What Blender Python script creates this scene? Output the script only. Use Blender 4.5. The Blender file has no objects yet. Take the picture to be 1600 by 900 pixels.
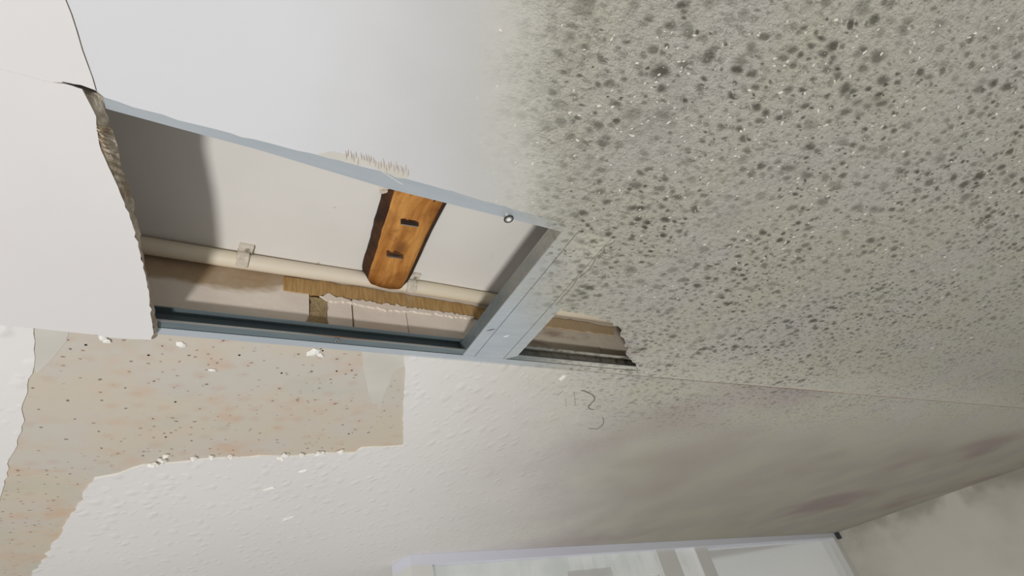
import bpy, bmesh, math, random
from mathutils import Vector, Matrix
from mathutils.geometry import delaunay_2d_cdt

random.seed(7)
SC = bpy.context.scene
COL = SC.collection
U = 0.5                      # one drawing unit = half a metre
ZC = 3.0                     # height of the drawing origin above the floor

# ------------------------------------------------------------------ camera
F = 840.0                    # focal length in pixels of the 1600 x 900 frame
D1 = Vector((1371, 236, 840)).normalized()
D2 = Vector((-658, 829, 840)); D2 = (D2 - D1 * D1.dot(D2)).normalized()
D3 = D1.cross(D2)
cam_data = bpy.data.cameras.new('camera')
cam_data.sensor_width = 36.0
cam_data.lens = F / 1600 * 36.0
cam_data.clip_start = 0.01
cam = bpy.data.objects.new('camera', cam_data)
COL.objects.link(cam)
right = Vector((D1.x, D2.x, D3.x)); down = Vector((D1.y, D2.y, D3.y)); fwd = Vector((D1.z, D2.z, D3.z))
m = Matrix((right, -down, -fwd)).transposed().to_4x4()
m.translation = Vector((0, 0, ZC))
cam.matrix_world = m
SC.camera = cam

# ------------------------------------------------------------------ world, lamp, exposure
world = bpy.data.worlds.new('world')
SC.world = world
world.use_nodes = True
bg = world.node_tree.nodes['Background']
bg.inputs['Color'].default_value = (1.0, 0.985, 0.955, 1)
bg.inputs['Strength'].default_value = 0.33

lamp_data = bpy.data.lights.new('work_lamp_light', 'AREA')
lamp_data.shape = 'DISK'
lamp_data.size = 0.36
lamp_data.energy = 112
lamp_data.color = (1.0, 0.985, 0.965)
lamp = bpy.data.objects.new('work_lamp_light', lamp_data)
COL.objects.link(lamp)
lamp.location = (-1.5, -1.25, 0.3)
lamp.rotation_euler = (Vector((0.4, 0.6, 3.5)) - lamp.location).to_track_quat('-Z', 'Y').to_euler()

vs = SC.view_settings
vs.view_transform = 'Standard'
vs.look = 'None'
vs.gamma = 1.0
vs.use_curve_mapping = False
vs.exposure = 0.0


# ------------------------------------------------------------------ placing helpers
def ray(u, v):
    c = Vector((u - 800, v - 450, F))
    return Vector((D1.dot(c), D2.dot(c), D3.dot(c)))

def hz(u, v, z=1.0):         # a photo point on a level plane
    r = ray(u, v)
    return r * (z / r.z)

def vy(u, v, y):             # a photo point on an upright plane parallel to the rails
    r = ray(u, v)
    return r * (y / r.y)

def W(p):
    return Vector((p[0] * U, p[1] * U, p[2] * U + ZC))

def new_obj(name, bm, mats, parent=None, smooth=False):
    me = bpy.data.meshes.new(name)
    bmesh.ops.recalc_face_normals(bm, faces=bm.faces)
    bm.to_mesh(me); bm.free()
    for mt in (mats if isinstance(mats, (list, tuple)) else [mats]):
        me.materials.append(mt)
    if smooth:
        for p in me.polygons: p.use_smooth = True
    o = bpy.data.objects.new(name, me)
    COL.objects.link(o)
    if parent is not None: o.parent = parent
    return o

def tag(o, label=None, cat=None, group=None, kind=None):
    if label: o['label'] = label
    if cat: o['category'] = cat
    if group: o['group'] = group
    if kind: o['kind'] = kind
    return o

def empty(name):
    o = bpy.data.objects.new(name, None)
    o.empty_display_size = 0.05
    COL.objects.link(o)
    return o

def base(o, p):
    """put an Empty at its thing's base, the parts keep their place"""
    o.location = W(p)
    for c in o.children:
        c.matrix_parent_inverse = Matrix.Translation(W(p)).inverted()
    return o

def tris(pts):
    """fill a (possibly ragged) outline with triangles: points and index triples"""
    v, _, f, *_ = delaunay_2d_cdt([Vector(p) for p in pts], [], [list(range(len(pts)))], 1, 1e-7)
    return [tuple(p) for p in v], f

def slab(pts, z0, z1, bm=None, side=0, torn=10 ** 6):
    """outline (x, y) in drawing units extruded between two heights; side = material index of the edge"""
    bm = bm or bmesh.new()
    v, f = tris(pts)
    for z in (z0, z1):
        c = [bm.verts.new(W((x, y, z))) for x, y in v]
        for t in f: bm.faces.new([c[i] for i in t])
    lo = [bm.verts.new(W((x, y, z0))) for x, y in pts]
    hi = [bm.verts.new(W((x, y, z1))) for x, y in pts]
    n = len(pts)
    for i in range(n):
        s = bm.faces.new((lo[i], lo[(i + 1) % n], hi[(i + 1) % n], hi[i]))
        s.material_index = side if i < torn else 0
    bmesh.ops.remove_doubles(bm, verts=bm.verts, dist=1e-6)
    return bm

def box(x0, x1, y0, y1, z0, z1, bm=None):
    return slab([(x0, y0), (x1, y0), (x1, y1), (x0, y1)], z0, z1, bm)

def quadbox(a, b, c, d, n, bm=None):
    """slab on four free corners, thickness vector n (drawing units)"""
    bm = bm or bmesh.new()
    n = Vector(n)
    p = [Vector(q) for q in (a, b, c, d)]
    v = [bm.verts.new(W(q)) for q in p] + [bm.verts.new(W(q + n)) for q in p]
    for f in ((0, 1, 2, 3), (7, 6, 5, 4), (0, 4, 5, 1), (1, 5, 6, 2), (2, 6, 7, 3), (3, 7, 4, 0)):
        bm.faces.new([v[i] for i in f])
    return bm

def profile_x(sec, x0, x1, bm=None):
    """closed (y, z) section run along x"""
    bm = bm or bmesh.new()
    a = [bm.verts.new(W((x0, y, z))) for y, z in sec]
    b = [bm.verts.new(W((x1, y, z))) for y, z in sec]
    n = len(sec)
    for i in range(n):
        bm.faces.new((a[i], a[(i + 1) % n], b[(i + 1) % n], b[i]))
    bmesh.ops.triangulate(bm, faces=[bm.faces.new(a), bm.faces.new(b)])
    return bm

def profile_y(sec, y0, y1, bm=None):
    """closed (x, z) section run along y"""
    bm = bm or bmesh.new()
    a = [bm.verts.new(W((x, y0, z))) for x, z in sec]
    b = [bm.verts.new(W((x, y1, z))) for x, z in sec]
    n = len(sec)
    for i in range(n):
        bm.faces.new((a[i], a[(i + 1) % n], b[(i + 1) % n], b[i]))
    bmesh.ops.triangulate(bm, faces=[bm.faces.new(a), bm.faces.new(b)])
    return bm

def tube(pts, r, seg=12, bm=None):
    bm = bm or bmesh.new()
    pts = [Vector(p) for p in pts]
    rings = []
    for i, p in enumerate(pts):
        t = (pts[min(i + 1, len(pts) - 1)] - pts[max(i - 1, 0)]).normalized()
        up = Vector((0, 0, 1)) if abs(t.z) < 0.9 else Vector((0, 1, 0))
        s = t.cross(up).normalized(); q = s.cross(t)
        rr = r[i] if isinstance(r, (list, tuple)) else r
        rings.append([bm.verts.new(W(p + (s * math.cos(a) + q * math.sin(a)) * rr))
                      for a in [2 * math.pi * k / seg for k in range(seg)]])
    for a, b in zip(rings, rings[1:]):
        for k in range(seg):
            bm.faces.new((a[k], a[(k + 1) % seg], b[(k + 1) % seg], b[k]))
    bm.faces.new(rings[0]); bm.faces.new(rings[-1])
    return bm

def rough_line(pts, step, amp, rnd):
    """subdivide a polyline and jitter it sideways: a torn or broken edge"""
    out = []
    for (x0, y0), (x1, y1) in zip(pts, pts[1:]):
        L = math.hypot(x1 - x0, y1 - y0)
        n = max(1, int(L / step))
        for i in range(n):
            t = i / n
            j = rnd.gauss(0, amp) if i else 0
            out.append((x0 + (x1 - x0) * t - (y1 - y0) / (L + 1e-9) * j, y0 + (y1 - y0) * t + (x1 - x0) / (L + 1e-9) * j))
    out.append(pts[-1])
    return out

def trace(pix, z):
    return [tuple(hz(u, v, z)[:2]) for u, v in pix]

def lump(c, rx, ry, rz, rnd, bm=None, sub=1, rough=0.25):
    """a small irregular crumb"""
    bm = bm or bmesh.new()
    r = bmesh.ops.create_icosphere(bm, subdivisions=sub, radius=1.0)
    a = rnd.uniform(0, 6.28); ca, sa = math.cos(a), math.sin(a)
    for v in r['verts']:
        k = 1 + rnd.uniform(-rough, rough)
        x, y, z = v.co.x * rx * k, v.co.y * ry * k, v.co.z * rz * k
        v.co = W((c[0] + x * ca - y * sa, c[1] + x * sa + y * ca, c[2] + z))
    return bm


# ------------------------------------------------------------------ node helpers
class S:
    """a node socket one can do arithmetic with"""
    def __init__(s, t, k): s.t, s.k = t, k
    def _m(s, op, *a, clamp=False):
        n = s.t.nodes.new('ShaderNodeMath'); n.operation = op; n.use_clamp = clamp
        for i, x in enumerate((s,) + a):
            if isinstance(x, S): s.t.links.new(x.k, n.inputs[i])
            else: n.inputs[i].default_value = x
        return S(s.t, n.outputs[0])
    def __add__(s, o): return s._m('ADD', o)
    __radd__ = __add__
    def __sub__(s, o): return s._m('SUBTRACT', o)
    def __rsub__(s, o): return (s * -1.0) + o
    def __mul__(s, o): return s._m('MULTIPLY', o)
    __rmul__ = __mul__
    def __truediv__(s, o): return s._m('DIVIDE', o)
    def mn(s, o): return s._m('MINIMUM', o)
    def mx(s, o): return s._m('MAXIMUM', o)
    def clamp(s): return s._m('ADD', 0.0, clamp=True)
    def step(s, a, b, lo=0.0, hi=1.0):
        n = s.t.nodes.new('ShaderNodeMapRange'); n.interpolation_type = 'SMOOTHSTEP'
        s.t.links.new(s.k, n.inputs[0])
        for i, x in enumerate((a, b, lo, hi)):
            if isinstance(x, S): s.t.links.new(x.k, n.inputs[i + 1])
            else: n.inputs[i + 1].default_value = x
        return S(s.t, n.outputs[0])

class Mat:
    def __init__(s, name, rough=0.8, metallic=0.0, spec=0.3):
        s.m = bpy.data.materials.new(name); s.m.use_nodes = True
        s.t = s.m.node_tree
        s.b = s.t.nodes['Principled BSDF']
        s.b.inputs['Roughness'].default_value = rough
        s.b.inputs['Metallic'].default_value = metallic
        s.b.inputs['Specular IOR Level'].default_value = spec
        g = s.t.nodes.new('ShaderNodeNewGeometry')
        # position in drawing units
        n = s.t.nodes.new('ShaderNodeVectorMath'); n.operation = 'MULTIPLY_ADD'
        s.t.links.new(g.outputs['Position'], n.inputs[0])
        n.inputs[1].default_value = (1 / U, 1 / U, 1 / U)
        n.inputs[2].default_value = (0, 0, -ZC / U)
        s.p = S(s.t, n.outputs[0])
        x = s.t.nodes.new('ShaderNodeSeparateXYZ'); s.t.links.new(s.p.k, x.inputs[0])
        s.x, s.y, s.z = (S(s.t, x.outputs[i]) for i in range(3))
    def scaled(s, sx, sy, sz, rot=0.0, off=(0, 0, 0), p=None):
        n = s.t.nodes.new('ShaderNodeMapping')
        s.t.links.new((p or s.p).k, n.inputs['Vector'])
        n.inputs['Scale'].default_value = (sx, sy, sz)
        n.inputs['Rotation'].default_value = (0, 0, rot)
        n.inputs['Location'].default_value = off
        return S(s.t, n.outputs[0])
    def noise(s, scale, detail=3, rough=0.55, p=None, dist=0.0, out=0):
        n = s.t.nodes.new('ShaderNodeTexNoise')
        s.t.links.new((p or s.p).k, n.inputs['Vector'])
        n.inputs['Scale'].default_value = scale
        n.inputs['Detail'].default_value = detail
        n.inputs['Roughness'].default_value = rough
        n.inputs['Distortion'].default_value = dist
        return S(s.t, n.outputs[out])
    def warp(s, p, scale, amp):
        n = s.t.nodes.new('ShaderNodeTexNoise')
        s.t.links.new(p.k, n.inputs['Vector']); n.inputs['Scale'].default_value = scale
        n.inputs['Detail'].default_value = 2
        v = s.t.nodes.new('ShaderNodeVectorMath'); v.operation = 'MULTIPLY_ADD'
        s.t.links.new(n.outputs['Color'], v.inputs[0]); v.inputs[1].default_value = (amp, amp, amp)
        s.t.links.new(p.k, v.inputs[2])
        return S(s.t, v.outputs[0])
    def cells(s, scale, p=None, rand=1.0):
        """distance to the nearest of scattered points, and a random number of that point"""
        n = s.t.nodes.new('ShaderNodeTexVoronoi')
        s.t.links.new((p or s.p).k, n.inputs['Vector'])
        n.voronoi_dimensions = '2D'
        n.inputs['Scale'].default_value = scale
        n.inputs['Randomness'].default_value = rand
        x = s.t.nodes.new('ShaderNodeSeparateXYZ'); s.t.links.new(n.outputs['Color'], x.inputs[0])
        return S(s.t, n.outputs['Distance']), S(s.t, x.outputs[0]), S(s.t, x.outputs[1])
    def mix(s, f, a, b):
        n = s.t.nodes.new('ShaderNodeMix'); n.data_type = 'RGBA'
        for sock, x in ((n.inputs[0], f), (n.inputs[6], a), (n.inputs[7], b)):
            if isinstance(x, S): s.t.links.new(x.k, sock)
            elif isinstance(x, (int, float)): sock.default_value = x
            else: sock.default_value = (*x, 1)
        return S(s.t, n.outputs[2])
    def color(s, c):
        if isinstance(c, S): s.t.links.new(c.k, s.b.inputs['Base Color'])
        else: s.b.inputs['Base Color'].default_value = (*c, 1)
        return s
    def bump(s, h, strength=0.3, dist=0.004):
        n = s.t.nodes.new('ShaderNodeBump')
        n.inputs['Strength'].default_value = strength
        n.inputs['Distance'].default_value = dist
        s.t.links.new(h.k, n.inputs['Height'])
        s.t.links.new(n.outputs[0], s.b.inputs['Normal'])
        return s
    def rough(s, r): s.t.links.new(r.k, s.b.inputs['Roughness']); return s
    def metal(s, r): s.t.links.new(r.k, s.b.inputs['Metallic']); return s

def srgb(r, g, b, k=1.0):
    f = lambda c: ((c / 255 / 12.92) if c <= 10 else ((c / 255 + 0.055) / 1.055) ** 2.4) * k
    return (f(r), f(g), f(b))

# ---- mould: stain that spreads from the damp side of the room over everything it reaches
def mould_mask(M, lo=0.0, hi=1.0):
    w = (M.noise(2.2, 3) - 0.5) * 0.30 + (M.noise(9.0, 3) - 0.5) * 0.16
    t = (M.x - 0.12 - 0.40 * M.y) / (0.33 + 0.45 * M.y)
    return (t + w).step(lo, hi)

def mould_spots(M):
    """dark colonies: small ones thick in the near field, bigger ones further on"""
    p = M.scaled(0.6, 1.0, 1.0, p=M.warp(M.p, 26.0, 0.022))
    d1, r1, q1 = M.cells(37.0, p)
    rad1 = 0.14 + 0.36 * r1 * r1
    s1 = d1.step(rad1 * 1.25, rad1 * 0.25)
    p2 = M.scaled(0.6, 1.0, 1.0, p=M.warp(M.p, 15.0, 0.04))
    d2, r2, q2 = M.cells(20.0, p2)
    rad2 = 0.06 + 0.34 * r2 * r2
    s2 = d2.step(rad2 * 1.2, rad2 * 0.3)
    pat = M.noise(3.2, 3).step(0.30, 0.62)
    n = M.noise(70.0, 3, 0.65, p=M.scaled(0.6, 1, 1)).step(0.50, 0.70)
    s = (s1 * (0.40 + 0.60 * q1)).mx(s2 * (0.45 + 0.55 * q2)) * (0.45 + 0.65 * pat)
    return s.mx(n * 0.55 * (0.3 + 0.7 * pat)).clamp()

def mouldy(M, clean, lo=0.0, hi=1.0, fade=True):
    """colour of a surface under the spreading mould film"""
    k = mould_mask(M, lo, hi)
    film = M.mix(M.noise(2.4, 3).step(0.35, 0.68), srgb(199, 196, 180), srgb(199, 195, 187))
    film = M.mix(M.noise(4.1, 2).step(0.60, 0.80) * 0.30, film, srgb(150, 132, 138))
    film = M.mix(M.noise(6.0, 2, p=M.scaled(1, 1, 1, 0, (7, 3, 0))).step(0.62, 0.82) * 0.32, film, srgb(150, 152, 122))
    soft = mould_mask(M, lo - 0.55, hi * 0.5) if fade else k      # the haze of the film runs ahead of the colonies
    col = M.mix(soft * 0.8, clean, srgb(186, 184, 181)) if fade else clean
    col = M.mix(mould_mask(M, lo, hi * 0.9), col, film)
    s = mould_spots(M) * k.step(0.10, 0.85)
    if fade:                              # colonies thin out on the lower, drier strip beyond the rails
        s = s * M.y.step(1.2, 2.3, 1.0, 0.10) * M.x.step(2.0, 5.0, 1.0, 0.5)
    gn = M.noise(120.0, 3, 0.7, p=M.scaled(0.6, 1, 1))
    col = M.mix(gn.step(0.52, 0.70) * k * 0.30, col, srgb(118, 114, 98))
    col = M.mix(gn.step(0.40, 0.28) * k * 0.45, col, srgb(206, 202, 190))
    col = M.mix(s * 0.88, col, srgb(80, 78, 66))
    return col, k, s

# ---- the materials
M = Mat('plasterboard_paper', 0.75)
clean = M.mix(M.noise(1.6, 3).step(0.3, 0.7), srgb(218, 219, 222), srgb(215, 216, 219))
col, k, s = mouldy(M, clean)
M.color(col)
grit = M.noise(105.0, 4, 0.75, p=M.scaled(0.6, 1, 1)) * 1.0 + M.noise(34.0, 3, 0.6) * 0.8
M.bump(grit * k.step(0.15, 0.8) + M.noise(9.0, 3) * 0.10, 0.95, 0.007)
PAPER = M.m

M = Mat('mouldy_board', 0.8)
col, k, s = mouldy(M, srgb(214, 214, 210))
M.color(col)
M.bump((M.noise(105.0, 4, 0.75, p=M.scaled(0.6, 1, 1)) + M.noise(34.0, 3, 0.6) * 0.8) * M.y.step(1.0, 1.6, 1.0, 0.3), 0.95, 0.007)
MOULDY = M.m

M = Mat('old_board_paper', 0.8)
M.color(M.mix(M.noise(1.3, 4).step(0.3, 0.72), srgb(226, 224, 223), srgb(221, 218, 217)))
M.bump(M.noise(7.0, 4), 0.15, 0.004)
SHEET = M.m

M = Mat('gypsum_core', 0.95)
n = M.noise(14.0, 4, 0.65)
M.color(M.mix(n.step(0.35, 0.68), srgb(206, 196, 178), srgb(158, 143, 122)))
M.bump(M.noise(60.0, 4, 0.7), 0.6, 0.004)
CORE = M.m

M = Mat('woodchip_paper', 0.8)
clean = M.mix(M.noise(1.1, 3).step(0.3, 0.7), srgb(228, 225, 222), srgb(231, 229, 227))
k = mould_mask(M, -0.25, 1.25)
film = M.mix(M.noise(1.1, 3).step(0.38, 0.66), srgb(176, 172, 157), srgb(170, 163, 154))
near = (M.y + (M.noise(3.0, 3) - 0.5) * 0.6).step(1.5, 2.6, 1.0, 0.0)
film = M.mix(near, film, M.mix(M.noise(2.4, 3).step(0.35, 0.68), srgb(190, 187, 171), srgb(190, 186, 179)))  # film darker further on: shade towards the window painted in with the damp
gn = M.noise(120.0, 3, 0.7, p=M.scaled(0.6, 1, 1)).step(0.50, 0.68)
film = M.mix(gn * near * 0.4, film, srgb(118, 114, 98))
film = M.mix(M.noise(0.8, 2, p=M.scaled(0.6, 1, 1, 0, (3.1, 1.7, 0))).step(0.5, 0.72) * 0.55, film, srgb(142, 118, 122))
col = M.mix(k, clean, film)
ms = mould_spots(M) * k.step(0.35, 0.95) * M.y.step(1.2, 2.4, 1.0, 0.0) * M.x.step(2.2, 6.0, 1.0, 0.6)
col = M.mix(ms * 0.8, col, srgb(80, 78, 66))
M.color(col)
wp = M.warp(M.p, 10.0, 0.05)
cd = M.cells(15.0, M.scaled(1.0, 0.62, 1.0, 0.5, p=wp))
chip = cd[0].step(0.40, 0.05) * cd[1].step(0.35, 0.8)
cd2 = M.cells(33.0, M.scaled(0.8, 0.6, 1.0, -0.4, p=wp))
chip2 = cd2[0].step(0.42, 0.05) * cd2[1].step(0.5, 0.9)
soft = k.step(0.35, 0.95, 1.0, 0.12)
M.bump((chip * 0.8 + chip2 * 0.45 + M.noise(40.0, 3) * 0.15) * soft, 0.38, 0.0055)
WOODCHIP = M.m

M = Mat('stripped_plaster', 0.85)
a = M.mix(M.noise(2.6, 4, 0.6).step(0.32, 0.66), srgb(205, 193, 174), srgb(200, 194, 184))
a = M.mix(M.noise(5.2, 3, p=M.scaled(1, 1, 1, 0, (4, 9, 0))).step(0.5, 0.75) * 0.75, a, srgb(205, 176, 150))
a = M.mix(M.noise(3.1, 3, p=M.scaled(1, 1, 1, 0, (1, 5, 0))).step(0.52, 0.76) * 0.7, a, srgb(190, 190, 176))
dp = M.cells(26.0, M.warp(M.p, 30, 0.02))
dots = dp[0].step(0.17, 0.04) * dp[1].step(0.52, 0.75) * M.noise(2.0, 2).step(0.36, 0.6)
a = M.mix(dots * 0.7, a, srgb(146, 100, 70))
dq = M.cells(14.0, M.warp(M.p, 22, 0.03))
dots2 = dq[0].step(0.085, 0.03) * dq[1].step(0.55, 0.7)
a = M.mix(dots2 * 0.8, a, srgb(98, 78, 60))
halo = dq[0].step(0.42, 0.10) * dq[2].step(0.5, 0.8)
a = M.mix(halo * 0.16, a, srgb(190, 140, 105))
M.color(a)
M.bump(M.noise(30, 4) * 0.4 - dots2, 0.25, 0.004)
PLASTER = M.m

M = Mat('filler', 0.85)
M.color(M.mix(M.noise(4, 3).step(0.3, 0.7), srgb(212, 208, 200), srgb(201, 197, 188)))
FILLER = M.m

M = Mat('white_plaster_crumb', 0.85)
M.color(srgb(240, 238, 232)); WHITE_CRUMB = M.m

def metal_mat(name, c1, c2):
    M = Mat(name, 0.42, 0.0, 0.5)
    st = M.noise(6.0, 4, 0.6, p=M.scaled(1, 6, 6))
    cl = M.mix(st.step(0.3, 0.7), c1, c2)
    k = mould_mask(M, 0.2, 0.95)
    col, kk, s = mouldy(M, cl, 0.28, 0.88, fade=False)
    sm = M.noise(38, 3, 0.7, p=M.scaled(0.5, 1, 1)).step(0.5, 0.75) * k
    M.color(M.mix(sm * 0.45, col, srgb(120, 118, 108)))
    M.metal(mould_mask(M, 0.4, 1.2).step(0.0, 1.0, 0.40, 0.0))
    M.rough(st.step(0.2, 0.8, 0.36, 0.52))
    M.bump(st, 0.06, 0.002)
    return M.m
ZINC = metal_mat('galvanised_steel', srgb(198, 206, 212), srgb(189, 198, 205))
ZINC_SHADED = metal_mat('shaded_galvanised_steel', srgb(124, 136, 140), srgb(112, 125, 130))  # same steel darkened: shade on sides and webs put into the colour

M = Mat('dark_groove', 0.7); M.color(srgb(70, 74, 78)); GROOVE = M.m
M = Mat('screw_steel', 0.3, 0.9, 0.5); M.color(srgb(190, 192, 190)); SCREW = M.m
M = Mat('black_recess', 0.9); M.color(srgb(46, 42, 38)); DARK = M.m

M = Mat('old_ceiling_paint', 0.7)
cl = M.mix(M.noise(1.5, 4).step(0.3, 0.72), srgb(228, 224, 218), srgb(220, 216, 210))
cl = M.mix(M.noise(6.0, 4, 0.6).step(0.66, 0.8) * 0.25, cl, srgb(196, 180, 150))
k = mould_mask(M, 0.45, 1.3)
cl = M.mix(k * 0.6, cl, srgb(176, 170, 154))
M.color(M.mix(M.noise(30, 3, 0.6, p=M.scaled(0.5, 1, 1)).step(0.55, 0.75) * k * 0.5, cl, srgb(140, 132, 114)))
M.bump(M.noise(10, 4), 0.10, 0.003)
OLDCEIL = M.m

M = Mat('pipe_plastic', 0.45, 0.0, 0.5)
cl = M.mix(M.noise(5, 3, p=M.scaled(0.6, 1, 1)).step(0.3, 0.7), srgb(226, 214, 190), srgb(220, 210, 192))
M.color(cl); PIPE = M.m

M = Mat('clip_plastic', 0.6); M.color(M.mix(M.noise(30, 3).step(0.3, 0.7), srgb(222, 214, 200), srgb(190, 178, 160))); CLIP = M.m

def block_mat(name, c1, c2):
    M = Mat(name, 0.9)
    a = M.mix(M.noise(4.0, 4, 0.6).step(0.3, 0.7), c1, c2)
    st = M.noise(5.0, 4, 0.62, p=M.scaled(0.55, 1, 1.2))
    up = (M.z + (st - 0.5) * 0.16 - 0.06 * M.x.step(0.1, 0.45)).step(1.165, 1.20)
    lf = M.x.step(0.42, 0.30)
    a = M.mix((up * lf).clamp() * (0.55 + 0.45 * M.noise(12, 3)), a, srgb(152, 124, 86))
    pk = M.noise(26, 4, 0.7).step(0.60, 0.74) * M.z.step(1.12, 1.05)
    a = M.mix(pk * 0.55, a, srgb(132, 112, 92))
    k = mould_mask(M, 0.15, 0.75)
    a = M.mix(k * 0.7, a, srgb(184, 172, 150))
    a = M.mix(M.noise(8, 4, 0.65, p=M.scaled(0.35, 1, 1.6)).step(0.50, 0.68) * k * 0.7, a, srgb(134, 110, 92))
    M.color(a)
    M.bump(M.noise(24, 4), 0.3, 0.004)
    return M.m
BLOCK = block_mat('block_face', srgb(228, 217, 204), srgb(218, 207, 194))

M = Mat('mortar', 0.95)
M.color(M.mix(M.noise(20, 4, 0.7).step(0.3, 0.7), srgb(172, 152, 116), srgb(140, 120, 88)))
M.bump(M.noise(50, 4, 0.7), 0.7, 0.006)
MORTAR = M.m

M = Mat('batten_wood', 0.85)
g = M.noise(30, 3, 0.6, p=M.scaled(3.2, 1, 0.35))
a = M.mix(g.step(0.3, 0.7), srgb(186, 154, 104), srgb(160, 126, 80))
a = M.mix(M.noise(7, 3).step(0.5, 0.7) * 0.5, a, srgb(192, 176, 146))
a = M.mix(mould_mask(M, 0.2, 0.8) * 0.7, a, srgb(172, 154, 128))
M.color(a); M.bump(g, 0.3, 0.003)
BATTEN = M.m

M = Mat('pine_board', 0.55, 0.0, 0.35)
pw = M.warp(M.p, 2.5, 0.10)
g = M.noise(14, 4, 0.6, p=M.scaled(2.6, 0.30, 1.0, 0.05, p=pw))
a = M.mix(g.step(0.28, 0.70), srgb(214, 155, 84), srgb(168, 108, 46))
a = M.mix(M.noise(5, 4, 0.6, p=M.scaled(1.4, 0.9, 1, 0, (2, 8, 1))).step(0.38, 0.68) * 0.85, a, srgb(120, 70, 26))
a = M.mix(M.noise(30, 4, 0.7).step(0.58, 0.74) * 0.5, a, srgb(96, 56, 24))
# a knot in the middle of the board
kx = M.x - 0.600; ky = M.y - 1.230
kd = (kx * kx * 2.0 + ky * ky)._m('SQRT')
kd = kd + (M.noise(30, 2) - 0.5) * 0.02
a = M.mix(kd.step(0.050, 0.012) * 0.7, a, srgb(104, 60, 26))
# darker, streaky lower end
a = M.mix(M.y.step(1.36, 1.46) * M.noise(10, 3, p=M.scaled(3, 0.4, 1)).step(0.25, 0.55) * 0.85, a, srgb(104, 54, 18))
M.color(a); M.bump(g * 0.5 + M.noise(50, 3) * 0.2, 0.25, 0.003)
PINE = M.m

M = Mat('bark_edge', 0.8)
a = M.mix(M.noise(16, 4, 0.7).step(0.3, 0.66), srgb(86, 52, 28), srgb(48, 30, 20))
a = M.mix(M.noise(7, 3, p=M.scaled(1, 0.4, 1)).step(0.55, 0.75) * 0.5, a, srgb(120, 76, 38))
M.color(a); M.bump(M.noise(30, 4, 0.7), 0.6, 0.006)
BARK = M.m

M = Mat('room_wall_paint', 0.85)
a = M.mix(M.noise(0.9, 3).step(0.35, 0.7), srgb(228, 225, 214), srgb(212, 208, 198))
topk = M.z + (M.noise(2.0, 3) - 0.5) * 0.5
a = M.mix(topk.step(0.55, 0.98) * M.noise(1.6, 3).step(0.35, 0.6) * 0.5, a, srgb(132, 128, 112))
M.color(a); M.bump(M.noise(6, 3), 0.1, 0.004)
ROOMWALL = M.m

M = Mat('window_frame_paint', 0.4, 0.0, 0.5); M.color(srgb(226, 228, 240)); FRAME = M.m
M = Mat('window_sash_paint', 0.5, 0.0, 0.5); M.color(srgb(226, 226, 222)); SASH = M.m
M = Mat('blind_fabric', 0.8); M.b.inputs['Transmission Weight'].default_value = 0.0
M.color(M.mix(M.noise(2.2, 3).step(0.4, 0.62), srgb(240, 240, 238), srgb(226, 228, 224))); BLIND = M.m
M.b.inputs['Emission Color'].default_value = (0.97, 1.0, 0.98, 1); M.b.inputs['Emission Strength'].default_value = 0.11   # added glow on blind and mullion, standing in for daylight through the cloth
_t = M.t; _tr = _t.nodes.new('ShaderNodeBsdfTranslucent'); _tr.inputs[0].default_value = (0.9, 0.92, 0.9, 1)
_mx = _t.nodes.new('ShaderNodeMixShader'); _mx.inputs[0].default_value = 0.12
_t.links.new(M.b.outputs[0], _mx.inputs[1]); _t.links.new(_tr.outputs[0], _mx.inputs[2])
_t.links.new(_mx.outputs[0], _t.nodes['Material Output'].inputs['Surface'])
M = Mat('pencil', 0.8); M.color(srgb(120, 116, 110)); PENCIL = M.m
M = Mat('mould_grit', 0.7); M.color(srgb(222, 218, 206)); GRIT = M.m
M = Mat('fibre', 0.9); M.color(srgb(198, 186, 172)); FIBRE = M.m
M = Mat('gap_fibre', 0.9); M.color(srgb(150, 128, 96)); TANFIBRE = M.m
M = Mat('crack_line', 0.9); M.color(srgb(150, 146, 144)); CRACK = M.m

glass = bpy.data.materials.new('window_glass'); glass.use_nodes = True
gb = glass.node_tree.nodes['Principled BSDF']
gb.inputs['Base Color'].default_value = (0.99, 1.0, 0.985, 1)
gb.inputs['Roughness'].default_value = 0.12
gb.inputs['Transmission Weight'].default_value = 0.85
gb.inputs['IOR'].default_value = 1.3
gb.inputs['Emission Color'].default_value = (0.97, 1.0, 0.98, 1); gb.inputs['Emission Strength'].default_value = 0.04    # added glow in the panes, standing in for daylight outside
GLASS = glass

# ================================================================== the setting
ceil = tag(empty('ceiling'), 'lined room ceiling of plasterboard panels with an open hatch, white turning mouldy', kind='structure')
rnd = random.Random(3)
ZB, ZR = 0.975, 1.0           # underside of the boards, underside of the steel

# big board above the opening, running on into the mouldy side
up_edge = trace([(163, 152), (230, 173), (300, 193), (360, 208), (430, 226), (500, 243), (560, 259), (640, 281), (720, 303), (800, 327), (880, 350)], ZR)
up_edge = [(x * ZB, y * ZB) for x, y in up_edge]          # same sight line, board underside is a little lower
up_edge = rough_line(up_edge, 0.02, 0.0015, rnd)
joint = [(x * 1.0, y * 1.0) for x, y in trace([(152, 143), (146, 122), (138, 100), (130, 78), (122, 50), (113, 22), (104, 0), (85, -50), (60, -110)], ZB)]
pts = up_edge + [(1.1, up_edge[-1][1] + 0.012), (13.5, up_edge[-1][1] + 0.012), (13.5, -3.0), (-0.4, -3.0)] + list(reversed(joint))
board_a = new_obj('ceiling_panel', slab(pts, ZB, ZR - 0.001, side=1), [PAPER, CORE], ceil)
tag(board_a, 'white plasterboard above the opening, speckled with mould on one side')

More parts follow.
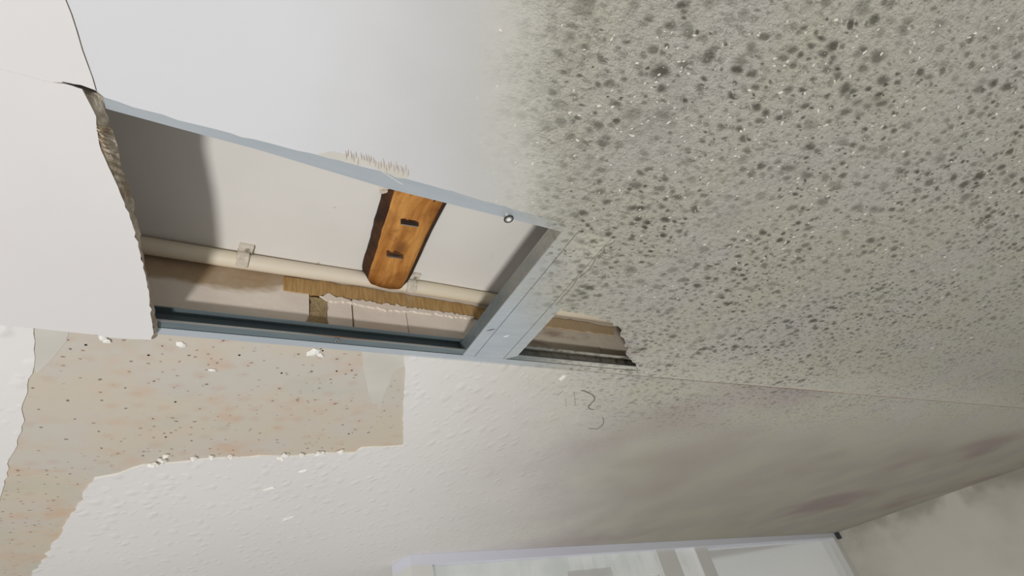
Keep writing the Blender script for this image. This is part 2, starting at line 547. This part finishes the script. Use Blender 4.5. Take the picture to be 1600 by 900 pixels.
# board in the corner, other side of the crack
g = 0.0018
zq = 0.9728
pts = [(x * zq / ZB - g, y * zq / ZB) for x, y in joint] + [(-3.0, -3.0), (-3.0, hz(-400, 41, zq).y)] + trace([(-400, 41), (-60, 96), (0, 109), (40, 119), (75, 128.5), (100, 129), (127, 133), (149, 141)], zq)
new_obj('ceiling_panel', slab(pts, zq, 0.998, side=1), [SHEET, CORE], ceil)

# left board with the broken edge: its face paper stops short of the core
zl0, zl1 = 0.9725, 0.9995
face = trace([(127, 137), (138, 158), (150, 182), (152, 205), (158, 235), (170, 262), (187, 300), (203, 340), (216, 385), (226, 425), (233, 460), (237, 500), (240, 522), (236, 531)], zl0)
face = rough_line(face, 0.014, 0.0010, rnd)
low = trace([(236, 531), (205, 530), (165, 527), (150, 523), (110, 519), (55, 513), (30, 511), (0, 508), (-60, 503), (-400, 478)], zl0)
low = rough_line(low, 0.02, 0.002, rnd)
top = trace([(-400, 40), (-60, 95), (0, 108), (40, 118), (75, 128), (100, 131), (127, 137)], zl0)
yl = top[0][1]
pts = face + low[1:] + [(-3.0, low[-1][1]), (-3.0, yl)] + top[:-1]
lb = slab(pts, zl0, zl0 + 0.004, side=1)
new_obj('ceiling_panel', lb, [SHEET, CORE], ceil)
lp = ceil.children[-1] if False else bpy.data.objects['ceiling_panel.002']
tag(lp, 'cut plasterboard sheet with a broken edge beside the opening')
core = trace([(124, 133), (150, 142), (160, 152), (166, 172), (175, 205), (188, 250), (203, 300), (214, 345), (223, 395), (232, 440), (241, 480), (246, 505), (248, 517), (241, 529)], zl1)
core = rough_line(core, 0.02, 0.0012, rnd)
fc = [(x - 0.004, y) for x, y in trace([(236, 529), (120, 517), (0, 506), (-400, 476)], zl0)]
cpts = core + fc + trace([(-400, 42), (0, 110), (100, 133)], zl0)
bm = bmesh.new()
# sloped, crumbly core flank from the face edge up to the top edge
A = rough_line(face, 0.02, 0.0, rnd)
def resample(l, n):
    d = [0]
    for p, q in zip(l, l[1:]): d.append(d[-1] + math.hypot(q[0] - p[0], q[1] - p[1]))
    out = []
    for i in range(n):
        s = d[-1] * i / (n - 1); j = 0
        while j < len(d) - 2 and d[j + 1] < s: j += 1
        t = (s - d[j]) / (d[j + 1] - d[j] + 1e-12)
        out.append((l[j][0] + (l[j + 1][0] - l[j][0]) * t, l[j][1] + (l[j + 1][1] - l[j][1]) * t))
    return out
N = 70
fa, fb = resample(face, N), resample(core, N)
rows = []
for t, z in ((0.0, zl0 + 0.002), (0.45, zl0 + 0.012), (0.8, zl0 + 0.022), (1.0, zl1)):
    rows.append([bm.verts.new(W((a[0] + (b[0] - a[0]) * t + rnd.gauss(0, 0.0014), a[1] + (b[1] - a[1]) * t, z))) for a, b in zip(fa, fb)])
back = [bm.verts.new(W((a[0] - 0.12, a[1], zl1))) for a in fb]
rows.append(back)
for r0, r1 in zip(rows, rows[1:]):
    for i in range(N - 1):
        bm.faces.new((r0[i], r0[i + 1], r1[i + 1], r1[i]))
new_obj('panel_core', bm, CORE, lp)
# upper body of that board
bx = [(x - 0.03, y) for x, y in resample(core, 14)[1:-1]] + [(-3.0, low[-1][1] - 0.02), (-3.0, yl + 0.02)]
new_obj('panel_body', slab(bx, zl0 + 0.004, zl1 - 0.0005), CORE, lp)
# rasp marks across the broken edge
for i in range(11):
    t = i / 10
    u, v = 150 + 12 * t + rnd.uniform(-2, 2), 196 + 40 * t
    a = hz(u, v, zl0 - 0.0012); b = hz(u + rnd.uniform(10, 17), v + rnd.uniform(4, 9), zl0 + 0.006)
    new_obj('rasp_mark', tube([a, (a + b) / 2 + Vector((0, 0, -0.0015)), b], [0.0008, 0.0022, 0.0006], 5), FIBRE if i % 2 else TANFIBRE, lp)
# torn strip of face paper by the upper corner
new_obj('torn_paper', slab(trace([(97, 128), (112, 131), (128, 136), (150, 143), (151, 145), (136, 141), (122, 137), (108, 132)], 0.972), 0.9715, 0.9735), DARK, lp)

# board on the mouldy side, behind the cross rail; its ragged end lies over the steel
ZM = 0.9920
left_edge = trace([(952, 345), (962, 372), (944, 395), (927, 413), (912, 430), (897, 446), (880, 464), (868, 479), (885, 487), (915, 493), (945, 499), (966, 510), (974, 528), (980, 548), (988, 566), (1000, 584)], ZM)
left_edge = rough_line(left_edge, 0.02, 0.006, rnd)
pts = left_edge + [(13.5, 1.4835), (13.5, 0.70), (1.0, 0.70)]
board_d = new_obj('ceiling_panel', slab(pts, ZM, ZM + 0.004, side=0), [MOULDY], ceil)
tag(board_d, 'grey-green mouldy plasterboard beyond the cross rail')

# strip beyond the rails: stripped plaster under woodchip paper
CX, CY = 11.22, 6.2           # far corner of the room
GX, GY = 1.725, 4.10          # end of the window wall
base_pts = [(-3.0, 1.470), (13.5, 1.470), (12.2, 2.7), (CX, CY), (CX, 6.6), (GX + 0.05, 6.6), (-3.0, 6.6)]
strip = new_obj('ceiling_strip', slab(base_pts, 0.9985, 1.012), [PLASTER], ceil)
tag(strip, 'bare beige plaster with rust specks where the paper is stripped')

zw = 0.9925
def pw(pix): return trace(pix, zw)
# the big sheet of woodchip paper, its torn edge traced from the corner of the bare patch
edge = pw([(632, 556), (632, 600), (630, 650), (630, 697)])
edge = rough_line(edge, 0.03, 0.002, rnd)
e2 = pw([(630, 697), (600, 699), (566, 700), (560, 703), (555, 708), (530, 709), (495, 710), (470, 713), (447, 714), (420, 713), (390, 715), (350, 716), (320, 718), (290, 722), (262, 725), (250, 727), (225, 727), (205, 733), (185, 741), (165, 745), (147, 748), (135, 765), (122, 788), (108, 810), (95, 835), (78, 862), (60, 885), (48, 902), (30, 930), (0, 985)])
e2 = rough_line(e2, 0.035, 0.006, rnd)
far = [(-1.4, 6.6), (GX + 0.05, 6.6), (CX, 6.6), (CX, CY), (12.2, 2.7), (13.5, 1.483), (2.0, 1.483)]
pts = edge + e2[1:] + far
# keep to the plaster above and start at the rail
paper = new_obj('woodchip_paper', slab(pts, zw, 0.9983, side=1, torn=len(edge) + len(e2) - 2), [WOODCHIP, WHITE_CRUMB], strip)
tag(paper, 'off-white woodchip paper with a torn edge, greyed by damp and painted shade')
# paper left standing beyond the patch
e3 = pw([(52, 512), (54, 535), (54, 560), (50, 585), (42, 603), (38, 625), (35, 650), (33, 668), (26, 690), (18, 712), (10, 740), (3, 770), (-8, 810), (-30, 870), (-60, 950)])
e3 = rough_line(e3, 0.03, 0.003, rnd)
pts = e3 + [(-3.0, 5.0), (-3.0, 1.472)] + pw([(-60, 505)])
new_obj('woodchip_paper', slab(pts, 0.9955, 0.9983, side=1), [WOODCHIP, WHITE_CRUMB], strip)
# filler left on the bare patch
zf = 0.9975
def smear(pix, sd):
    r = random.Random(sd)
    l = rough_line(trace(pix + [pix[0]], zf), 0.03, 0.0012, r)[:-1]
    return new_obj('filler_smear', slab(l, zf, 0.9984), [FILLER], strip)
smear([(566, 548), (632, 556), (632, 572), (620, 577), (612, 584), (608, 600), (602, 612), (597, 630), (594, 644), (589, 630), (583, 632), (576, 614), (571, 590), (567, 570)], 5)
smear([(54, 512), (108, 517), (104, 533), (92, 548), (82, 560), (70, 572), (58, 584), (54, 578)], 6)
smear([(1, 512), (30, 512), (54, 515), (53, 520), (20, 518), (1, 517)], 8)
# curled scraps of paper along the torn edge
def scrap(u, v, w, h, sd):
    r = random.Random(sd)
    c = hz(u, v, zw - 0.004); k = hz(u + w, v, zw - 0.004) - c
    rx = k.length / 2
    ry = (hz(u, v + h, zw - 0.004) - c).length / 2
    bm = lump((c.x, c.y, zw - 0.003), rx * 0.75, ry * 0.55, 0.008, r, None, 2, 0.3)
    lump((c.x + rx * r.uniform(-0.6, 0.6), c.y + ry * 0.3, zw - 0.007), rx * 0.3, ry * 0.4, 0.006, r, bm, 1, 0.4)
    return new_obj('paper_scrap', bm, WHITE_CRUMB, strip)
for i, (u, v, w, h) in enumerate([(240, 727, 22, 8), (254, 720, 12, 12), (258, 713, 6, 8), (303, 717, 14, 7), (330, 715, 12, 6), (360, 714, 10, 5), (445, 712, 16, 9), (472, 711, 10, 8), (500, 709, 18, 8), (532, 706, 9, 9), (438, 716, 14, 5)]):
    scrap(u, v, w, h, 40 + i)
# stray crumbs of plaster
for i, (u, v, w, h) in enumerate([(283, 541, 11, 3.5), (165, 534, 8, 4), (160, 530, 9, 3), (490, 553, 13, 5), (500, 557, 5, 4), (880, 591, 9, 3), (330, 580, 4, 3), (474, 736, 3, 3), (419, 764, 3, 4), (447, 811, 3, 4)]):
    c = hz(u, v, 0.990); rx = (hz(u + w, v, 0.990) - c).length; ry = (hz(u, v + h, 0.990) - c).length
    new_obj('plaster_crumb', lump((c.x, c.y, 0.9945 if v < 700 else 0.990), rx, ry, 0.005, rnd), WHITE_CRUMB, strip)
# nail holes in the bare plaster
for u, v in [(374, 555), (440, 583), (134, 539), (232, 555), (526, 580), (545, 678), (504, 548), (274, 628), (259, 683)]:
    c = hz(u, v, 0.9975); bm = bmesh.new()
    tube([(c.x, c.y, 0.9965), (c.x, c.y, 0.999)], 0.0032, 7, bm)
    new_obj('nail_hole', bm, DARK, strip)
# pencilled figures
def pencil(pix, r=0.0022):
    p = [hz(u, v, zw - 0.0006) for u, v in pix]
    q = []
    for a, b in zip(p, p[1:]):
        q += [a, (a + b) / 2]
    q.append(p[-1])
    return new_obj('pencil_mark', tube(q, r, 5), PENCIL, strip)
pencil([(908, 610), (914, 611), (920, 614), (926, 617), (929, 621), (929, 625), (925, 629), (921, 633), (919, 636), (922, 639), (927, 640)], 0.0026)
pencil([(941, 652), (943, 656), (943, 661), (940, 666), (934, 670), (928, 670), (920, 669)], 0.0018)
pencil([(871, 618), (876, 614), (880, 611)], 0.0009)
pencil([(897, 612), (898, 622), (899, 634)], 0.0008)
pencil([(884, 622), (885, 636)], 0.0007)

# --- scuffed edge on the board above the rail: short raised paper fibres
rr = random.Random(12)
for i in range(26):
    t = i / 25
    u = 540 + 98 * t; v = 236 + 27 * t + rr.uniform(-5, 4)
    a = hz(u, v, ZB - 0.0008); b = hz(u + rr.uniform(-1, 3), v + rr.uniform(9, 17), ZB - 0.0008)
    new_obj('rasp_mark', tube([a, (a + b) / 2 + Vector((0, 0, -0.0012)), b], [0.0004, 0.0014, 0.0004], 5), FIBRE, board_a)
l = rough_line(trace([(497, 240), (520, 236), (545, 243), (600, 256), (640, 272), (635, 279), (560, 258), (505, 244)] + [(497, 240)], ZB), 0.02, 0.002, rr)[:-1]
new_obj('torn_paper', slab(l, ZB - 0.0008, ZB - 0.0001), FILLER, board_a)
# hairline along the joint of the two boards
# --- loose grit standing on the mouldy boards
bm = bmesh.new()
rg = random.Random(21)
cnt = 0
while cnt < 1100:
    u, v = rg.uniform(720, 1600), rg.uniform(20, 640)
    p = hz(u, v, 1.0)
    t = (p.x - 0.12 - 0.40 * p.y) / (0.33 + 0.45 * p.y)
    if t < 0.25 or rg.random() > min(1, t) * (1.0 if v < 480 else 0.3): continue
    low_ = p.y < up_edge[-1][1] * 1.0
    z = (ZB if low_ else ZM) - 0.0005
    if not low_ and u < 975: continue
    s = 0.0007 + 0.0022 * rg.random() ** 4
    sc_ = (1 + 0.35 * p.x)
    lump((p.x, p.y, z), s * 1.6 * sc_, s * 0.8 * sc_, s * 0.8, rg, bm, 1, 0.3)
    cnt += 1
tag(new_obj('mould_grit', bm, GRIT, ceil), kind='stuff')

# ------------------------------------------------------------------ inside the opening
ZO = 1.311                    # old ceiling
YW = 1.475                    # masonry face behind
old = new_obj('ceiling_old', box(-3.0, 6.0, -3.0, YW + 0.02, ZO, ZO + 0.04), [OLDCEIL])
tag(old, 'old white painted ceiling seen through the opening', kind='structure')
for u, v in [(497, 411), (522, 323)]:
    c = hz(u, v, ZO); new_obj('nail_head', lump((c.x, c.y, ZO), 0.006, 0.006, 0.003, rnd), CLIP, old)

wall = tag(empty('wall_back'), 'old block wall above the bottom rail inside the opening', kind='structure')
ZT = ZO
def block(x0, x1, off, sd):
    r = random.Random(sd)
    bm = box(x0, x1, YW + off, YW + 0.16, 1.0, 1.235)
    return new_obj('block', bm, BLOCK, wall)
def wx(u, v): return vy(u, v, YW).x
xj0, xj1 = wx(481, 490), wx(512, 490)
block(-1.2, xj0 + 0.004, 0.0, 1)
block(xj1 - 0.002, wx(551, 505), 0.001, 2)
block(wx(551, 505) + 0.006, wx(636, 505), -0.001, 3)
block(wx(636, 505) + 0.004, 1.62, 0.002, 4)
block(1.626, 3.2, 0.0, 5)
new_obj('mortar_bed', box(-1.2, 3.2, YW + 0.012, YW + 0.15, 1.002, 1.234), MORTAR, wall)
# rough mortar in the open joint and bedding course under the batten
jr = random.Random(9)
zj = lambda v: vy(495, v, YW).z
def face_patch(name, pix, y0, mat, sd, step=0.012, amp=0.003):
    r = random.Random(sd)
    q = [vy(u, v, y0) for u, v in pix]
    l = rough_line([(p.x, p.z) for p in q] + [(q[0].x, q[0].z)], step, amp, r)[:-1]
    bm = bmesh.new()
    v, f = tris(l)
    for yy in (y0, YW + 0.05):
        c = [bm.verts.new(W((x, yy, z))) for x, z in v]
        for t in f: bm.faces.new([c[i] for i in t])
    a = [bm.verts.new(W((x, y0, z))) for x, z in l]; b = [bm.verts.new(W((x, YW + 0.05, z))) for x, z in l]
    for i in range(len(l)):
        bm.faces.new((a[i], a[(i + 1) % len(l)], b[(i + 1) % len(l)], b[i]))
    bmesh.ops.remove_doubles(bm, verts=bm.verts, dist=1e-6)
    return new_obj(name, bm, mat, wall)
face_patch('mortar_joint', [(484, 464), (500, 466), (512, 472), (510, 490), (511, 509), (494, 507), (476, 505), (482, 495), (485, 480)], YW - 0.003, MORTAR, 31)
# filler course at the head of the wall
box_bm = box(-1.2, 3.2, YW + 0.0005, YW + 0.16, 1.2352, ZO)
new_obj('wall_head', box_bm, BLOCK, wall)
# brown batten let into the wall under the pipe
q0, q1 = vy(443, 434, YW), vy(443, 452, YW)
face_patch('batten', [(443, 432), (520, 442), (600, 455), (680, 468), (760, 482), (900, 502), (960, 512), (960, 524), (900, 516), (760, 499), (690, 488), (640, 482), (600, 476), (560, 467), (520, 463), (480, 458), (443, 453)], YW - 0.004, BATTEN, 32, 0.03, 0.002)
face_patch('mortar_ridge', [(500, 462), (515, 458), (530, 464), (556, 468), (600, 474), (640, 481), (640, 486), (600, 483), (575, 478), (550, 473), (527, 471), (512, 470)], YW - 0.008, BLOCK, 33, 0.008, 0.004)
face_patch('mortar_ridge', [(640, 480), (690, 487), (740, 494), (740, 498), (690, 492), (640, 485)], YW - 0.007, BLOCK, 34, 0.008, 0.003)

# ------------------------------------------------------------------ conduit and its clips
pipe = empty('conduit_pipe')
pz, py, prr = 1.283, YW - 0.030, 0.0265
run = [(-0.9 + 0.25 * i, py + 0.002 * math.sin(i * 1.7), pz + 0.0015 * math.sin(i * 1.1 + 1) + 0.004 * (i / 12)) for i in range(13)]
new_obj('pipe_run', tube(run, prr, 20), PIPE, pipe, True)
tag(pipe, 'cream plastic conduit pipe running along the old wall inside the opening', 'pipe')
base(pipe, (0.3, py, pz))
def clip(u, v, label):
    c = vy(u, v, py - prr)
    e = empty('pipe_clip')
    bm = bmesh.new()
    # a strap bent round the pipe
    n = 10; w = 0.017; R0, R1 = prr + 0.002, prr + 0.009
    prev = None
    zc = pz + 0.004 * ((c.x + 0.9) / 3)
    ring = []
    for i in range(n + 1):
        a = math.radians(-80 + 200 * i / n)
        cy, cz = -math.cos(a), math.sin(a)
        ring.append([bm.verts.new(W((c.x + sx * w, py + cy * r, zc + cz * r))) for sx, r in ((-1, R0), (1, R0), (1, R1), (-1, R1))])
    for a, b in zip(ring, ring[1:]):
        for k in range(4): bm.faces.new((a[k], a[(k + 1) % 4], b[(k + 1) % 4], b[k]))
    bm.faces.new(ring[0]); bm.faces.new(ring[-1])
    new_obj('strap', bm, CLIP, e)
    new_obj('fixing_foot', box(c.x - w * 0.9, c.x + w * 1.5, py - prr - 0.030, py - prr + 0.006, ZO - 0.014, ZO), CLIP, e)
    new_obj('screw', tube([(c.x + w * 0.5, py - prr - 0.016, ZO - 0.019), (c.x + w * 0.5, py - prr - 0.016, ZO - 0.012)], 0.006, 8), SCREW, e)
    tag(e, label, 'pipe clip', 'clips holding the conduit pipe')
    base(e, (c.x, py, ZO))
clip(379, 408, 'pale plastic pipe clip on the conduit between the broken sheet and the timber')
clip(645, 452, 'pale plastic pipe clip on the conduit right beside the timber board end')

# ------------------------------------------------------------------ timber board fixed under the old ceiling
tim = empty('timber_board')
zb = ZO - 0.052
# outline traced on the board's own underside, waney on both long sides
L = trace([(652, 225), (641, 255), (628, 285), (618, 310), (607, 345), (598, 375), (588, 405), (581, 430), (578, 443)], zb)
Rr = trace([(738, 235), (726, 265), (703, 319), (690, 342), (678, 365), (664, 394), (652, 420), (643, 440), (634, 453)], zb)
n = 22
Ls, Rs = resample(L, n), resample(Rr, n)
rt = random.Random(77)
bm = bmesh.new(); sec = []
for i in range(n):
    (x0, y0), (x1, y1) = Ls[i], Rs[i]
    t = i / (n - 1)
    wob = 0.0015 * math.sin(i * 0.9) + rt.uniform(-0.001, 0.001)
    sag = 0.012 * max(0, (t - 0.85) / 0.15)
    row = []
    for k, (f, dz) in enumerate(((-0.19, 0.051), (-0.155, 0.034), (-0.05, 0.008), (0.04, 0.0), (0.30, -0.003), (0.55, -0.003), (0.78, -0.001), (0.87, 0.003), (1.0, 0.022), (1.01, 0.051))):
        x = x0 + (x1 - x0) * f + wob * (1 if f < 0.2 else 0.3)
        y = y0 + (y1 - y0) * f
        if i == n - 1: y -= 0.010 * abs(f - 0.45) * 2 - 0.010
        row.append(bm.verts.new(W((x, y, zb + dz))))
    sec.append(row)
for a, b in zip(sec, sec[1:]):
    for k in range(9):
        f = bm.faces.new((a[k], a[k + 1], b[k + 1], b[k]))
        f.material_index = 1 if k in (0, 1, 7, 8) else 0
        f.smooth = True
    f = bm.faces.new((a[9], a[0], b[0], b[9])); f.material_index = 1
for rowe in (sec[0], sec[-1]):
    f = bm.faces.new(rowe); f.material_index = 1
body = new_obj('board_body', bm, [PINE, BARK], tim)
for p in body.data.polygons: p.use_smooth = True
# two splintered staple slots
for cx, cy, ln, sd in ((640, 349, 14, 1), (617, 399, 13, 2)):
    r = random.Random(sd)
    l = []
    for i in range(9): l.append((cx - ln + 2 * ln * i / 8, cy - 3 - r.uniform(0, 4.5) * math.sin(math.pi * (i + .5) / 9) + (i - 4) * 0.6))
    for i in range(9): l.append((cx + ln - 2 * ln * i / 8, cy + 3.5 + r.uniform(-1, 1) + (4 - i) * 0.6))
    sl = new_obj('splintered_slot', slab(trace(l, zb - 0.005), zb - 0.0052, zb - 0.001), BARK, tim)
    a = hz(cx - ln * 0.95, cy + 1.0, zb - 0.007); b = hz(cx + ln * 0.95, cy + 5.0, zb - 0.007)
    new_obj('staple', tube([a + Vector((0, 0, 0.012)), a, b, b + Vector((0, 0, 0.012))], 0.0022, 6), SCREW, sl)
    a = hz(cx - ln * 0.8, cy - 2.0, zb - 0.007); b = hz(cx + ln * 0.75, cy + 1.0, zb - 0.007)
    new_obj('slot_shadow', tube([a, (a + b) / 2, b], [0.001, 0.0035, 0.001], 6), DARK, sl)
c = hz(679, 314, zb - 0.003)
new_obj('knot', lump((c.x, c.y, zb - 0.001), 0.005, 0.011, 0.002, rt), BARK, tim)
tag(tim, 'brown timber board with dark bark edges fixed under the old ceiling', 'board')
base(tim, (0.62, 1.25, ZO))
# crumb of plaster where board and rail meet
c = hz(606, 297, ZO - 0.02)
new_obj('plaster_fillet', lump((c.x - 0.005, c.y, ZO - 0.012), 0.022, 0.012, 0.014, rt, None, 2, 0.3), CLIP, old)

# ------------------------------------------------------------------ steel rails
# rail along the near side of the opening: bottom flange, hidden web, return lip
def rail_near():
    e = empty('steel_rail')
    y_in = [(x, y) for x, y in trace([(120, 152), (170, 171), (280, 201), (400, 233), (500, 263), (600, 293), (700, 318), (790, 340), (862, 358), (930, 376), (1010, 396)], ZR)]
    out = [(x, 0.70) for x, y in reversed(y_in)]
    new_obj('flange', slab(y_in + out, ZR, ZR + 0.004), ZINC, e)
    new_obj('web', box(-0.30, 1.25, 0.70, 0.704, ZR + 0.004, ZR + 0.10), ZINC, e)
    # scratch of white filler across the flange
    pts_ = [hz(u, v, ZR - 0.0006) for u, v in [(594, 266), (608, 275), (620, 283), (629, 288)]]
    new_obj('scratch', tube(pts_, 0.0008, 5), WHITE_CRUMB, e)
    c = hz(795, 343, ZR - 0.012)
    sc1 = new_obj('screw', tube([(c.x, c.y, ZR - 0.012), (c.x, c.y, ZR - 0.006), (c.x, c.y, ZR + 0.05)], [0.0105, 0.0115, 0.005], 14), SCREW, e)
    new_obj('screw_recess', tube([(c.x, c.y, ZR - 0.0128), (c.x, c.y, ZR - 0.0115)], 0.0058, 10), WHITE_CRUMB, sc1)
    new_obj('screw_rim', tube([(c.x, c.y, ZR - 0.0115), (c.x, c.y, ZR - 0.0100)], 0.0135, 14), DARK, sc1)
    tag(e, 'pale galvanised steel rail along the upper edge of the opening, under the white board', 'rail', 'steel rails framing the opening')
    base(e, (0.4, 0.75, ZR))
rail_near()

# channel along the masonry: web, lower flange with a rolled rib, bright lip
def rail_far():
    e = empty('steel_rail')
    x0, x1 = -0.30, 2.6
    new_obj('web', box(x0, x1, YW - 0.004, YW - 0.0005, ZR, ZR + 0.062), ZINC_SHADED, e)
    new_obj('flange', profile_x([(1.452, ZR), (YW + 0.003, ZR - 0.0035), (YW + 0.003, ZR), (1.452, ZR + 0.0035)], x0, x1), ZINC, e)
    new_obj('rolled_strip', profile_x([(1.424, ZR + 0.004), (1.4505, ZR + 0.0015), (1.4505, ZR + 0.005), (1.424, ZR + 0.0075)], x0, x1), ZINC_SHADED, e)
    new_obj('rib', box(x0, x1, 1.4502, 1.4523, ZR + 0.0005, ZR + 0.004), GROOVE, e)
    new_obj('lip', profile_x([(1.4215, ZR + 0.003), (1.4245, ZR + 0.003), (1.4245, ZR + 0.008), (1.4215, ZR + 0.008)], x0, x1), SCREW, e)
    new_obj('top_flange', box(x0, x1, 1.440, YW - 0.004, ZR + 0.062, ZR + 0.0655), ZINC_SHADED, e)
    c = hz(527, 531, ZR)
    s1 = new_obj('screw', tube([(c.x, c.y + 0.004, ZR - 0.003), (c.x, c.y + 0.004, ZR - 0.0005), (c.x, c.y + 0.004, ZR + 0.012)], [0.007, 0.008, 0.003], 12), SCREW, e)
    new_obj('screw_recess', tube([(c.x, c.y + 0.004, ZR - 0.0036), (c.x, c.y + 0.004, ZR - 0.0028)], 0.0030, 8), DARK, s1)
    tag(e, 'grooved steel channel along the lower edge of the opening, beside the stripped plaster', 'rail', 'steel rails framing the opening')
    base(e, (0.5, YW, ZR))
rail_far()

# cross rail: wide C section with two grooves in its face
def rail_cross():
    e = empty('steel_rail')
    y0, y1 = 0.77, 1.452
    xa, xA, xB, xb = 0.893, 0.942, 1.065, 1.112
    z = ZR - 0.002
    for a, b in ((xa, xA - 0.0016), (xA + 0.0016, xB - 0.0016), (xB + 0.0016, xb)):
        bm = bmesh.new()
        slab([(a, y0), (b, y0), (b, y1 + (0.0 if b < xb else -0.03)), (a, y1)], z, z + 0.004, bm)
        new_obj('face_strip', bm, ZINC, e)
    for xg in (xA, xB):
        new_obj('groove', box(xg - 0.0017, xg + 0.0017, y0, y1, z + 0.0025, z + 0.006), GROOVE, e)
    new_obj('side', box(xa, xa + 0.003, y0 - 0.02, y1, z + 0.004, z + 0.052), ZINC_SHADED, e)
    new_obj('side', box(xb - 0.003, xb, y0 - 0.02, y1, z + 0.004, z + 0.052), ZINC_SHADED, e)
    new_obj('lip', box(xa - 0.001, xa + 0.02, y0 - 0.02, y1, z + 0.052, z + 0.055), ZINC_SHADED, e)
    for (u, v, w) in ((760, 517, 14), (786, 527, 10)):
        a = hz(u, v, z - 0.0008); b = hz(u + w, v - 3, z - 0.0008)
        new_obj('scuff', tube([a, (a + b) / 2, b], [0.0004, 0.0020, 0.0004], 5), GROOVE if w > 12 else WHITE_CRUMB, e)
    tag(e, 'wide steel cross rail with two dark grooves, bridging the opening and spotted with mould', 'rail', 'steel rails framing the opening')
    base(e, (1.0, 1.1, ZR))
rail_cross()

# ------------------------------------------------------------------ far end of the room: window wall and side wall
def gpt(t, z, back=0.0):
    """point on the window wall: t = 0 at its free end, 1 at the corner"""
    d = Vector((CX - GX, CY - GY, 0)); n = Vector((-d.y, d.x, 0)).normalized()
    p = Vector((GX, GY, 0)) + d * t + n * back
    return Vector((p.x, p.y, z))
def gt(u, v):
    """position along the window wall of a photo point on it"""
    d = Vector((CX - GX, CY - GY, 0)).normalized(); n = Vector((-d.y, d.x, 0))
    r = ray(u, v); s = n.dot(Vector((GX, GY, 0))) / n.dot(r)
    p = r * s
    return (p - Vector((GX, GY, 0))).dot(d) / math.hypot(CX - GX, CY - GY), p.z
def gbox(t0, t1, z0, z1, b0, b1, bm=None):
    n = gpt(0, 0, b1) - gpt(0, 0, b0)
    return quadbox(gpt(t0, z0, b0), gpt(t1, z0, b0), gpt(t1, z1, b0), gpt(t0, z1, b0), n, bm)
ZTOP = 0.992
win = tag(empty('window_1'), 'white framed window right under the ceiling at the far end', kind='structure')
new_obj('window_head', gbox(0.0, 0.985, ZTOP - 0.075, ZTOP, 0.0, 0.25), FRAME, win)
new_obj('window_jamb', gbox(0.955, 0.985, -3.2, ZTOP - 0.075, 0.0, 0.25), SASH, win)
new_obj('window_jamb', gbox(0.0, 0.02, -3.2, ZTOP - 0.075, 0.0, 0.25), SASH, win)
new_obj('window_sill', gbox(0.0, 0.985, -3.35, -3.2, -0.1, 0.3), SASH, win)
t0, _ = gt(1036, 880); t1, _ = gt(1066, 880); t2, _ = gt(1098, 880); t3, _ = gt(1118, 880)
new_obj('sash_stile', gbox(t0, t1, -3.2, ZTOP - 0.075, 0.03, 0.16), SASH, win)
new_obj('sash_stile', gbox(t2, t3, -3.2, ZTOP - 0.075, 0.03, 0.16), SASH, win)
new_obj('window_mullion', gbox(t1, t2, -3.2, ZTOP - 0.075, 0.06, 0.18), BLIND, win)
new_obj('pane', gbox(0.02, t0, -3.2, ZTOP - 0.075, 0.10, 0.12), GLASS, win)
new_obj('pane', gbox(t3, 0.955, -3.2, ZTOP - 0.075, 0.10, 0.12), GLASS, win)
# blind hanging unevenly behind the glass
ta, _ = gt(890, 880); tb, _ = gt(960, 880)
bl = empty('window_blind')
rb = random.Random(4)
for a, b, drop in ((0.022, ta, 3.4), (ta, tb, 0.20), (tb, t0 - 0.002, 0.32)):
    seg = 10
    bm = bmesh.new(); prev = None
    for i in range(seg + 1):
        t = a + (b - a) * i / seg
        bk = 0.055 + 0.008 * math.sin(i * 1.9)
        pair = [bm.verts.new(W(gpt(t, ZTOP - 0.077, bk))), bm.verts.new(W(gpt(t, ZTOP - drop, bk + 0.005)))]
        if prev: bm.faces.new((prev[0], pair[0], pair[1], prev[1]))
        prev = pair
    bmesh.ops.solidify(bm, geom=bm.faces[:], thickness=0.006)
    new_obj('fabric_panel', bm, BLIND, bl)
tag(bl, 'pale fabric blind hanging in front of the window glass at the far end', 'blind')
base(bl, tuple(gpt(0.3, ZTOP - 0.077, 0.055)))
# corner bracket on the end of the window head
c = gpt(0.985, ZTOP - 0.04, -0.02)
new_obj('window_bracket', gbox(0.972, 0.992, ZTOP - 0.11, ZTOP - 0.005, -0.05, 0.05), GROOVE, win)

# wall to the side, from the window corner towards the viewer, with a coved top edge
a, b = Vector((CX + 0.02, CY, 0)), Vector((12.45, 1.75, 0))
d = (b - a); nn = Vector((-d.y, d.x, 0)).normalized() * -0.2
a2 = gpt(0.985, 0)
wr = new_obj('wall_right', quadbox((a2.x, a2.y, -6.0), (b.x + (b.x - a.x) * 1.2, b.y + (b.y - a.y) * 1.2, -6.0), (b.x + (b.x - a.x) * 1.2, b.y + (b.y - a.y) * 1.2, 0.995), (a2.x, a2.y, 0.995), nn * -1), ROOMWALL)
tag(wr, 'grey stained side wall meeting the ceiling beside the window', kind='structure')
